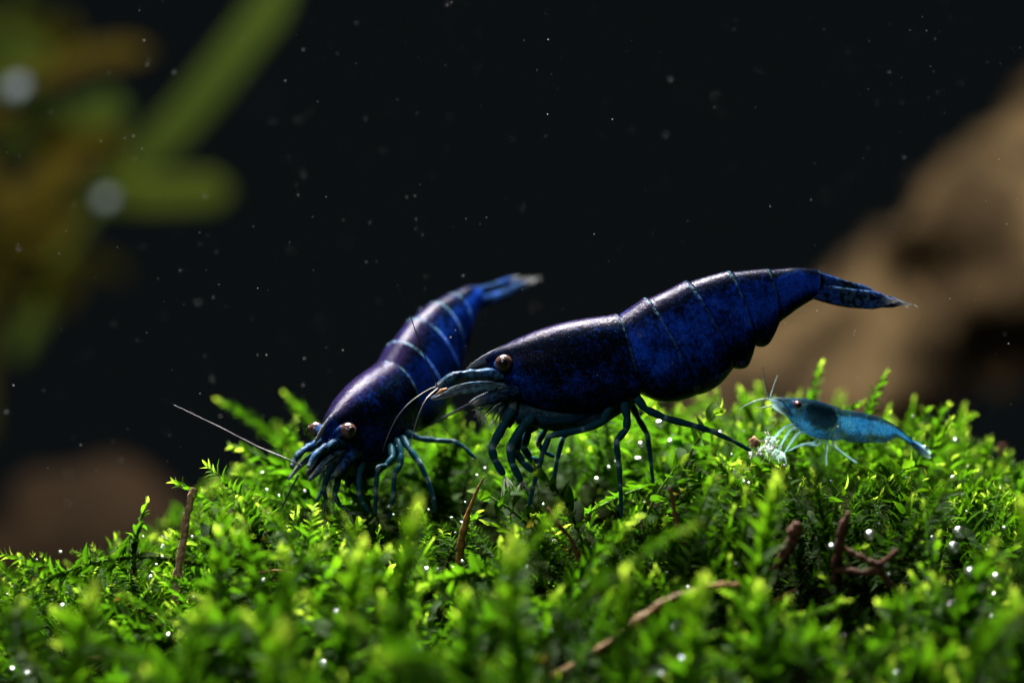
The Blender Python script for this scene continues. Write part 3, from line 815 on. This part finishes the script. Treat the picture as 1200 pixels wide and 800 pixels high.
BL = [
    ([(392, 545, 0.0), (384, 556, -0.05), (379, 572, -0.08), (382, 586, -0.08)], 5, 3.0, (2,)),
    ([(405, 548, 0.02), (397, 560, -0.06), (392, 580, -0.08), (398, 592, -0.08), (409, 600, -0.08)], 5, 2.6, (2,)),
    ([(425, 540, 0.1), (421, 556, -0.02), (421, 578, -0.05), (425, 589, -0.05), (433, 600, -0.05)], 5.2, 2.6, (2,)),
    ([(458, 522, 0.15), (460, 536, 0.05), (452, 546, 0.0), (443, 547, -0.03), (440, 575, -0.04), (440, 604, -0.04)], 5.4, 2.6, (3, 4)),
    ([(465, 515, 0.2), (470, 532, 0.12), (469, 545, 0.08), (462, 556, 0.05), (461, 580, 0.04), (455, 609, 0.04)], 5.4, 2.6, (3, 4)),
    ([(472, 512, 0.25), (480, 526, 0.15), (491, 541, 0.1), (501, 562, 0.08), (508, 584, 0.06), (510, 600, 0.06)], 5.2, 2.6, (2, 3)),
    ([(474, 505, 0.35), (492, 514, 0.3), (512, 516, 0.3), (532, 517, 0.3), (545, 525, 0.3), (558, 538, 0.3)], 5.0, 2.6, (3,)),
    ([(400, 550, 0.35), (385, 562, 0.35), (374, 580, 0.35), (370, 595, 0.35)], 4.5, 2.4, (2,)),
    ([(425, 545, 0.5), (408, 560, 0.5), (404, 580, 0.5), (412, 600, 0.5)], 4.5, 2.4, (2,)),
]
for pts, a, b, j in BL:
    leg(mb, [P(*p) for p in pts], S*a, S*b, j)
for q in ((382, 586, -0.08), (409, 600, -0.08), (392, 580, -0.08)):
    bristles(mb, P(*q), (0.1, -0.4, -0.8), 10, 0.10, 0.0028, rb)
settle(rootB, mb, M['shrimp'], oB)
for sd in (-1, 1):
    make_eye(rootB, FB(587, 425, sd*24), rB*10.3, FB.EY*sd - FB.EX*0.5 + FB.EZ*0.1, M['eye'], oB)
whip(rootB, WA([(354, 546, -0.3), (335, 537, -0.3), (300, 522, -0.25), (255, 499, -0.2), (203, 474, -0.15)]), S*1.0, S*0.4, M['antenna'], oB)
whip(rootB, WA([(350, 556, -0.35), (340, 575, -0.35), (330, 595, -0.3), (318, 618, -0.3)]), S*1.4, S*0.5, M['antenna'], oB)

# ---- the juvenile
CARC = [(908, 467.5, 911, 475, 2), (918, 466, 922, 490, 7), (932, 465.5, 936, 504, 12), (950, 467.5, 955, 513, 15), (968, 472, 972, 516, 15), (982, 477.5, 984, 515, 13)]
ABDC = [(982, 479, 984, 514, 12.5), (990, 480, 995, 518, 12.5), (998, 481, 1006, 519, 12), (1008, 482.5, 1017, 519.5, 11.5), (1018, 485, 1026, 519, 11),
        (1026, 487, 1034, 518.5, 10), (1034, 489.5, 1042, 518, 9), (1042, 493, 1047, 515, 8), (1049, 497, 1052, 513, 7), (1055, 501, 1056, 514, 6),
        (1060, 505, 1061, 516, 5.3), (1066, 510, 1066, 519, 4.6), (1072, 515, 1070, 523, 4)]
oC = P(985, 540, 0.15)
FC = Frame(985, 500, P(985, 500, 0.15), (math.cos(0.1), math.sin(0.1), 0), (-math.sin(0.1), math.cos(0.1), 0), (0, 0, 1))
rootC = thing('shrimp', 'small translucent turquoise juvenile shrimp feeding on top of the moss', 'shrimp', oC)
mb = MB()
build_body(mb, FC, CARC, ABDC, SEG, blue_car=1.0, blue_abd=1.05, scal=0.05,
           spot=lambda t, cs: -4.0*math.exp(-((t-0.70)/0.15)**2 - ((cs-0.25)/0.45)**2))
for (x1, y1, lat, w, tl) in ((1090, 532, 0, 2.4, 1.4), (1093, 537, -6, 4.0, 0.5), (1096, 533, 6, 4.0, -0.5), (1088, 539, -3, 3.2, 0.9), (1092, 534, 3, 3.2, -0.9)):
    pts = [(1067+(x1-1067)*i/7, 516+(y1-516)*i/7, lat*i/7) for i in range(8)]
    blade(mb, FC, pts, [w*(0.55+0.6*math.sin(math.pi*(0.1+0.7*i/7))) if i < 7 else 1.0 for i in range(8)], 0.8, tl, tone=(0.2, 0.7, 0), pale=lambda u: 0.6*u, clear=lambda u: 0.45*u)
rostrum(mb, FC, [(922, 467, 0), (914, 466.5, 0), (908, 466, 0), (902, 465, 0)], 2.4, 4, 0.4)
for sd in (-1, 1):
    mb.tube([FC(926, 475, sd*2), FC(930, 474, sd*5), FC(931, 473.5, sd*8)], [S*3.4, S*3, S*3.4], 8, tone=(0.1, 0.7, 0))
    mb.tube([FC(924, 480, sd*4), FC(914, 475, sd*4.5), FC(906, 470, sd*4.5), (FC(900, 467, sd*4.5))], [S*3.4, S*2.8, S*2.2, S*1.0], 8, tone=(0.2, 0.6, 0), pale=lambda u: 0.35*u)
    blade(mb, FC, [(926, 486, sd*6), (917, 481, sd*6.5), (909, 477, sd*6.5), (902, 474, sd*6)], [2.5, 3.6, 3.0, 0.8], 0.7, 0, tone=(0.2, 0.5, 0), pale=lambda u: 0.25+0.5*u, clear=0.15)
    for (a, b, c, d) in (((932, 495), (915, 500), (905, 510), (897, 522)), ((938, 500), (922, 503), (914, 516), (908, 527)), ((944, 505), (930, 508), (922, 520), (916, 530)),
                         ((960, 510), (950, 519), (935, 521), (920, 528)), ((966, 511), (955, 522), (940, 521), (928, 524)), ((966, 511), (966, 525), (965, 535), (966, 546)), ((972, 512), (976, 524), (988, 533), (1003, 543))):
        leg(mb, [FC(p[0]+(4 if sd > 0 else 0), p[1], sd*6) for p in (a, b, c, d)], S*1.7, S*0.8, (1,), 7, tone=(0, 0.3, 1), sub=6)
    for q in ((897, 522), (908, 527), (916, 530), (905, 512)):
        bristles(mb, FC(q[0], q[1], sd*6), (-0.4, -0.3, -0.5), 10, 0.055, 0.0024, rb, 0.6, 0.8, 0.3)
mb.clear = [0.02 if t[1] < -0.1 else max(c, 0.28 if t[2] < 0.5 else 0.55) for c, t in zip(mb.clear, mb.tone)]
settle(rootC, mb, M['juvenile'], oC)
for sd in (-1, 1):
    make_eye(rootC, FC(931, 473.3, sd*9), S*4.6, FC.EY*sd, M['eye_red'], oC)
for pts in ([(901, 466, 0.12), (897, 450, 0.1), (894, 430, 0.08)], [(903, 465, 0.18), (907, 452, 0.2), (911, 440, 0.22)],
            [(900, 467, 0.12), (888, 469, 0.1), (875, 474, 0.1), (866, 480, 0.1)], [(905, 475, 0.12), (896, 477, 0.1), (887, 478, 0.1)]):
    whip(rootC, WA(pts), S*1.0, S*0.4, M['antenna_pale'], oC)

# ---------------------------------------------------------------- twigs, stalks and roots
def twig(label, mat, branches, name='twig', cat='twig', seed=1, n=9, wob=0.10):
    """branches: list of lists of (px,py,y,radius px); first is the main stem"""
    rnd = random.Random(seed)
    o = P(*branches[0][0][:3])
    root = thing(name, label, cat, o)
    for bi, br in enumerate(branches):
        mb = MB()
        pp = crom([(*P(p[0], p[1], p[2]), p[3]*S*0.8) for p in br], 9)
        pts = []; rad = []
        for q in pp:
            nz = noise.noise(Vector(q[:3])*9+Vector((seed, 0, 0)))
            pts.append(Vector(q[:3]) + Vector((nz, noise.noise(Vector(q[:3])*8+Vector((0, seed, 5))), nz*0.5))*wob*0.12)
            rad.append(q[3]*(1+0.5*noise.noise(Vector(q[:3])*22)+0.3*noise.noise(Vector(q[:3])*60)))
        mb.tube(pts, rad, n)
        link('stem' if bi == 0 else 'branch', mb.mesh('stem' if bi == 0 else 'branch', mat, origin=o), root)
    return root
twig('pale brown rough stalk standing upright in the moss edge', M['twig_pale'], [[(206, 715, 0.05, 6), (209, 670, 0.0, 6.5), (216, 625, 0.0, 6), (222, 595, 0.0, 4.5), (228, 572, 0.0, 6)]], 'stalk', 'stalk', 2)
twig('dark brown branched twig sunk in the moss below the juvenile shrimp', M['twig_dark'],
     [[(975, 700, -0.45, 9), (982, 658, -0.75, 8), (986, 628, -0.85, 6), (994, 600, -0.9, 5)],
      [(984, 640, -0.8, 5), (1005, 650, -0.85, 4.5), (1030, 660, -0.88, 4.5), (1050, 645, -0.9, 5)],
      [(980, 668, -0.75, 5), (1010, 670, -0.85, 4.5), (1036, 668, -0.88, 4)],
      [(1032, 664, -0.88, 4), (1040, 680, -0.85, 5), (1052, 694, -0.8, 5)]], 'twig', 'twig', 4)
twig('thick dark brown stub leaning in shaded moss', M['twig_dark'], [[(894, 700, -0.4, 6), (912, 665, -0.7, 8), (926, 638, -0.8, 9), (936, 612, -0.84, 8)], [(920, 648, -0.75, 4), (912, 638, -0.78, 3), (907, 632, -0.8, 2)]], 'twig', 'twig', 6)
twig('curved ochre root lying across the foreground moss', M['root'], [[(640, 800, -1.3, 7), (690, 770, -1.35, 7), (735, 738, -1.35, 6.5), (775, 708, -1.3, 5.5), (820, 690, -1.25, 4.5), (868, 684, -1.2, 4)], [(752, 726, -1.33, 4), (775, 742, -1.3, 3), (798, 752, -1.28, 2.5)]], 'root', 'root', 8)
twig('brown speckled stem standing below the large shrimp\'s claws', M['root'], [[(538, 700, -0.05, 6), (540, 655, -0.15, 5.5), (544, 620, -0.2, 5), (552, 592, -0.22, 3), (562, 570, -0.22, 2), (568, 558, -0.2, 1.5)]], 'stalk', 'stalk', 9)
twig('thin reddish brown twig leaning under the large shrimp\'s long front leg', M['twig'], [[(692, 690, -0.5, 4), (672, 640, -0.6, 4), (655, 615, -0.65, 4), (640, 595, -0.65, 3)]], 'twig', 'twig', 10)
twig('thin reddish brown twig rising behind the large shrimp\'s rear foot', M['twig'], [[(815, 690, -0.4, 4), (805, 650, -0.5, 4), (792, 610, -0.5, 3.5), (784, 572, -0.5, 2.5)]], 'twig', 'twig', 12)
twig('thin brown twig lying low in the moss among small bubbles', M['twig'], [[(-10, 772, -0.5, 4), (25, 775, -0.5, 4), (50, 782, -0.5, 4), (62, 790, -0.5, 2)]], 'twig', 'twig', 13)
twig('thin brown twig with a curled end below the long arching frond', M['twig'], [[(64, 786, -0.5, 3), (90, 776, -0.5, 4), (115, 771, -0.5, 4), (131, 772, -0.5, 2)]], 'twig', 'twig', 14)
twig('short brown stub capped by a shiny bubble', M['twig'], [[(297, 800, -0.8, 5), (301, 775, -0.85, 5), (308, 757, -0.9, 4)]], 'twig', 'twig', 15)
twig('thin brown stalk on the right slope', M['twig'], [[(1160, 660, 0.8, 5), (1156, 620, 0.8, 5), (1153, 600, 0.8, 4)]], 'stalk', 'stalk', 16)
twig('blurred brown stalk standing against the dark water at the right', M['twig'], [[(1180, 640, 1.8, 6), (1178, 560, 1.9, 6), (1176, 520, 1.9, 6)]], 'stalk', 'stalk', 17)
twig('thin ochre root stub beside the dark brown stub', M['root'], [[(900, 710, -0.5, 4), (915, 700, -0.6, 3.5), (932, 690, -0.65, 2.5)]], 'root', 'root', 18)
twig('short golden twig lying level on the left slope', M['root'], [[(303, 670, -0.3, 1.5), (325, 669, -0.3, 2), (348, 672, -0.3, 2)]], 'twig', 'twig', 19)

# food under the juvenile
def lump(name, mat, c, r, seed, label, cat, group=None, parent=None):
    import bmesh
    bm = bmesh.new(); bmesh.ops.create_icosphere(bm, subdivisions=3, radius=1.0)
    for v in bm.verts:
        v.co *= r*(1+0.45*noise.noise(v.co*1.7+Vector((seed, 0, 0)))+0.25*noise.noise(v.co*4.5+Vector((0, seed, 0))))
    me = bpy.data.meshes.new(name); bm.to_mesh(me); bm.free(); me.materials.append(mat)
    for p in me.polygons: p.use_smooth = True
    return tag(link(name, me, None, c), label, cat, group)
lump('food_crumb', M['crumb_orange'], P(884, 518, 0.02), 0.028, 1, 'tiny orange food crumb at the juvenile shrimp\'s claws', 'crumb')
def wisp(px, py, y, r, n, seed, label):
    rnd = random.Random(seed); mb = MB(); c = P(px, py, y)
    for i in range(n):
        a = Vector((rnd.gauss(0, 1), rnd.gauss(0, 1), rnd.gauss(0, 1)))*r*0.45
        pts = [tuple(a)]; d = Vector((rnd.gauss(0, 1), rnd.gauss(0, 1), rnd.gauss(0, 0.7))).normalized()
        for k in range(4):
            d = (d + Vector((rnd.gauss(0, 0.6), rnd.gauss(0, 0.6), rnd.gauss(0, 0.6)))).normalized()
            pts.append(tuple(Vector(pts[-1]) + d*r*0.45))
        mb.tube(pts, [0.0022, 0.0028, 0.0024, 0.002, 0.001], 4)
    return tag(link('food_crumb', mb.mesh('food_crumb', M['crumb']), None, c), label, 'crumb')
wisp(905, 521, 0.05, 0.050, 22, 2, 'pale fluffy food wisp held by the juvenile shrimp')
wisp(888, 529, 0.02, 0.032, 16, 3, 'small pale food wisp below the orange crumb')

# ---------------------------------------------------------------- bubbles
import bmesh
bm = bmesh.new(); bmesh.ops.create_icosphere(bm, subdivisions=3, radius=1.0)
bub = bpy.data.meshes.new('air_bubble'); bm.to_mesh(bub); bm.free(); bub.materials.append(M['bubble'])
for p in bub.polygons: p.use_smooth = True
def bubble(p, r, label, group=None):
    o = link('air_bubble', bub, None, p); o.scale = (r, r, r*0.96); return tag(o, label, 'bubble', group)
bubble(P(1020, 627, -0.75), S*6.5, 'clear round bubble above the dark branched twig')
bubble(P(1124, 624, -0.5), S*8, 'large shining bubble on top of the right slope')
bubble(P(1118, 642, -0.55), S*8, 'pale bubble just below the large shining bubble')
bubble(P(1138, 672, -0.9), S*8.5, 'large clear bubble low on the right slope')
bubble(P(1168, 676, -0.9), S*5, 'small bright bubble right of the large clear bubble')
bubble(P(1191, 700, -0.9), S*6, 'round bubble on the outer edge of the right slope')
bubble(P(309, 754, -0.92), S*5.5, 'shiny bubble on top of the short brown stub')
bubble(P(751, 521, 0.2), S*4.5, 'bright white bubble behind the large shrimp\'s rear leg')
bubble(P(773, 497, 0.5), S*6, 'bright bubble under the large shrimp\'s belly')
bubble(P(57, 772, -0.6), S*6, 'shiny bubble touching the thin brown twig')
BG = 'small bubbles caught in the moss'; BLAB = 'tiny shiny air bubble caught among moss leaves'
rnd = random.Random(21)
for i in range(270):
    px = rnd.uniform(5, 1195); y = rnd.uniform(-1.5, 0.9)
    x = (px-600)*S*(DIST+y)/DIST
    q = Vector((x, y, H(x, y))) + slope_normal(x, y)*rnd.uniform(0.22, 0.50)
    bubble(q, S*rnd.choice((1.3, 1.6, 2.0, 2.4, 3.0, 4.2)), BLAB, BG)

# ---------------------------------------------------------------- background: rocks, plants
def boulder(name, mat, stations, label, seed, amp=0.35, freq=0.5, dents=()):
    o = P(*stations[-1][:3]); mb = MB()
    pp = crom([(*P(p[0], p[1], p[2]), p[3]*S*(DIST+p[2])/DIST) for p in stations], 12)
    K = len(pp); rings = []
    for i, q in enumerate(pp):
        c = Vector(q[:3]); T = Vector(pp[min(i+1, K-1)][:3]) - Vector(pp[max(i-1, 0)][:3]); T.normalize()
        a = Vector((0, 1, 0)); a = (a-T*a.dot(T)).normalized(); b = T.cross(a)
        r = []
        for k in range(56):
            th = 2*math.pi*k/56; d = b*math.cos(th)+a*math.sin(th)*0.8
            p = c + d*q[3]
            nz = noise.fractal(p*freq+Vector((seed, 0, 0)), 0.8, 2.1, 4)
            p = p + d*q[3]*amp*nz
            for (dp, dr, dd) in dents:
                w = math.exp(-((p-dp).length/dr)**2); p = p + Vector((0, 1, 0))*dd*w
            r.append(mb.vert(p))
        rings.append(r)
    mb.rings(rings)
    return tag(link(name, mb.mesh(name, mat, origin=o), None, o), label, 'rock')
dent = [(P(1105, 330, 25.5), 1.0, 1.9), (P(1160, 460, 25.5), 1.0, 1.6), (P(1010, 400, 25.0), 0.7, 0.8)]
boulder('rock', M['rock'], [(1500, -20, 33, 130), (1330, 165, 32, 130), (1205, 300, 27, 135), (1090, 370, 26.5, 118), (990, 430, 26, 98), (900, 480, 26, 80), (820, 570, 26, 80), (760, 680, 26, 70)],
        'large blurred brown rock rising in the background behind the tails', 3, 0.34, 0.42, dent)
boulder('rock', M['rock_dark'], [(0, 740, 26, 60), (60, 665, 26, 85), (125, 635, 26, 90), (190, 665, 26, 70), (250, 750, 26, 50)],
        'dim reddish brown blurred rock beyond the left moss edge', 9, 0.3, 0.5)

def strap_leaf(root, pts, w, mat, age0, age1, origin):
    """pts (px,py,y), w half width px; a thin curved blade with a midrib"""
    pp = crom([tuple(P(*p)) for p in pts], 8); K = len(pp); mb = MB(); rings = []
    f = (DIST+pts[0][2])/DIST*S
    for i in range(K):
        u = i/(K-1); c = Vector(pp[i]); T = (Vector(pp[min(i+1, K-1)])-Vector(pp[max(i-1, 0)])).normalized()
        a = T.cross(Vector((0, 1, 0.35))).normalized(); b = T.cross(a)
        ww = w*f*min(1.0, 0.55+1.2*u)*(1-smoothstep(0.86, 1.0, u)*0.75)
        ag = age0+(age1-age0)*u
        rings.append([mb.vert(c+a*(ww*math.cos(2*math.pi*k/10)) + b*(ww*0.10*math.sin(2*math.pi*k/10)) + b*(0.18*ww*abs(math.cos(2*math.pi*k/10))), age=ag) for k in range(10)])
    mb.rings(rings)
    return link('leaf', mb.mesh('leaf', mat, origin=origin), root)
def bg_plant(label, stem, leaves, mat_stem):
    o = P(*stem[0]); root = thing('water_plant', label, 'plant', o)
    mb = MB(); pp = crom([tuple(P(*p)) for p in stem], 8); f = (DIST+stem[0][2])/DIST*S
    mb.tube(pp, [f*9*(1-0.5*i/(len(pp)-1)) for i in range(len(pp))], 8, age=0.5)
    link('stem', mb.mesh('stem', mat_stem, origin=o), root)
    for pts, w, mt, a0, a1 in leaves: strap_leaf(root, pts, w, M[mt], a0, a1, o)
    return root
YB = 27.0
bg_plant('blurred plant with long green strap leaves in the upper left background',
    [(20, 420, YB), (60, 320, YB), (110, 245, YB), (140, 195, YB)],
    [([(125, 215, YB), (190, 165, YB-0.3), (255, 90, YB-0.6), (345, -30, YB-1)], 21, 'strap', 0.55, 0.2),
     ([(95, 235, YB), (150, 227, YB-0.4), (210, 225, YB-0.6), (268, 222, YB-0.8)], 22, 'strap', 1.0, 0.8),
     ([(70, 150, YB), (100, 140, YB), (125, 130, YB), (145, 122, YB)], 22, 'strap', 0.3, 0.3)], M['strap'])
rnd = random.Random(31); lv = []
for i in range(54):
    px = rnd.uniform(-90, 60); py = rnd.uniform(-40, 420); y = rnd.uniform(YB-3, YB+7)
    a = rnd.uniform(-1.2, 1.2) + (math.pi if rnd.random() < 0.35 else 0); l = rnd.uniform(50, 115)
    dx, dy = math.cos(a)*l, -math.sin(a)*l
    mt_a = rnd.uniform(0.0, 0.8)
    lv.append(([(px, py, y), (px+dx*0.35, py+dy*0.35-6, y-0.3), (px+dx*0.7, py+dy*0.7-4, y-0.4), (px+dx, py+dy+6, y-0.5)], rnd.uniform(9, 17), 'olive' if rnd.random() < 0.75 else 'strap', mt_a, mt_a))
lv.append(([(0, 100, YB), (60, 85, YB), (110, 65, YB), (175, 60, YB)], 13, 'olive', 0.9, 0.9))
lv.append(([(0, 260, YB), (40, 225, YB), (80, 190, YB), (120, 150, YB)], 18, 'olive', 0.8, 0.8))
bg_plant('blurred bushy olive and yellow plant in the upper left background', [(-20, 520, YB+2), (-10, 300, YB+2), (10, 100, YB+2), (20, -60, YB+2)], lv, M['olive'])

# ---------------------------------------------------------------- specks in the water
rnd = random.Random(41); mb = MB()
ICO = [(0, 0, 1), (0.894, 0, 0.447), (0.276, 0.851, 0.447), (-0.724, 0.526, 0.447), (-0.724, -0.526, 0.447), (0.276, -0.851, 0.447),
       (0.724, 0.526, -0.447), (-0.276, 0.851, -0.447), (-0.894, 0, -0.447), (-0.276, -0.851, -0.447), (0.724, -0.526, -0.447), (0, 0, -1)]
ICF = [(0, 1, 2), (0, 2, 3), (0, 3, 4), (0, 4, 5), (0, 5, 1), (1, 6, 2), (2, 7, 3), (3, 8, 4), (4, 9, 5), (5, 10, 1), (6, 7, 2), (7, 8, 3), (8, 9, 4), (9, 10, 5), (10, 6, 1),
       (11, 7, 6), (11, 8, 7), (11, 9, 8), (11, 10, 9), (11, 6, 10)]
for i in range(540):
    y = rnd.gauss(0.0, 1.3) if rnd.random() < 0.7 else rnd.uniform(-3, 6)
    p = P(rnd.uniform(-20, 1220), rnd.uniform(-20, 620), y)
    if p.z < H(p.x, y)+0.3: continue
    r = S*rnd.choice((0.28, 0.32, 0.36, 0.42, 0.5, 0.7))
    o = len(mb.v); q = rnd.uniform(0.6, 1.6)
    for v in ICO: mb.vert((p.x+v[0]*r*q, p.y+v[1]*r, p.z+v[2]*r))
    mb.f += [(a+o, b+o, c+o) for a, b, c in ICF]
tag(link('drifting_specks', mb.mesh('drifting_specks', M['speck'])), 'fine white specks drifting in the dark water', 'specks', kind='stuff')
for (px, py, y, r, lab) in ((22, 105, -4.2, 9, 'round pale out of focus speck before the olive plant'), (126, 235, -4.4, 6.5, 'round pale out of focus speck at the strap leaf base')):
    lump('drifting_speck', M['speck'], P(px, py, y), S*r, 5, lab, 'speck')
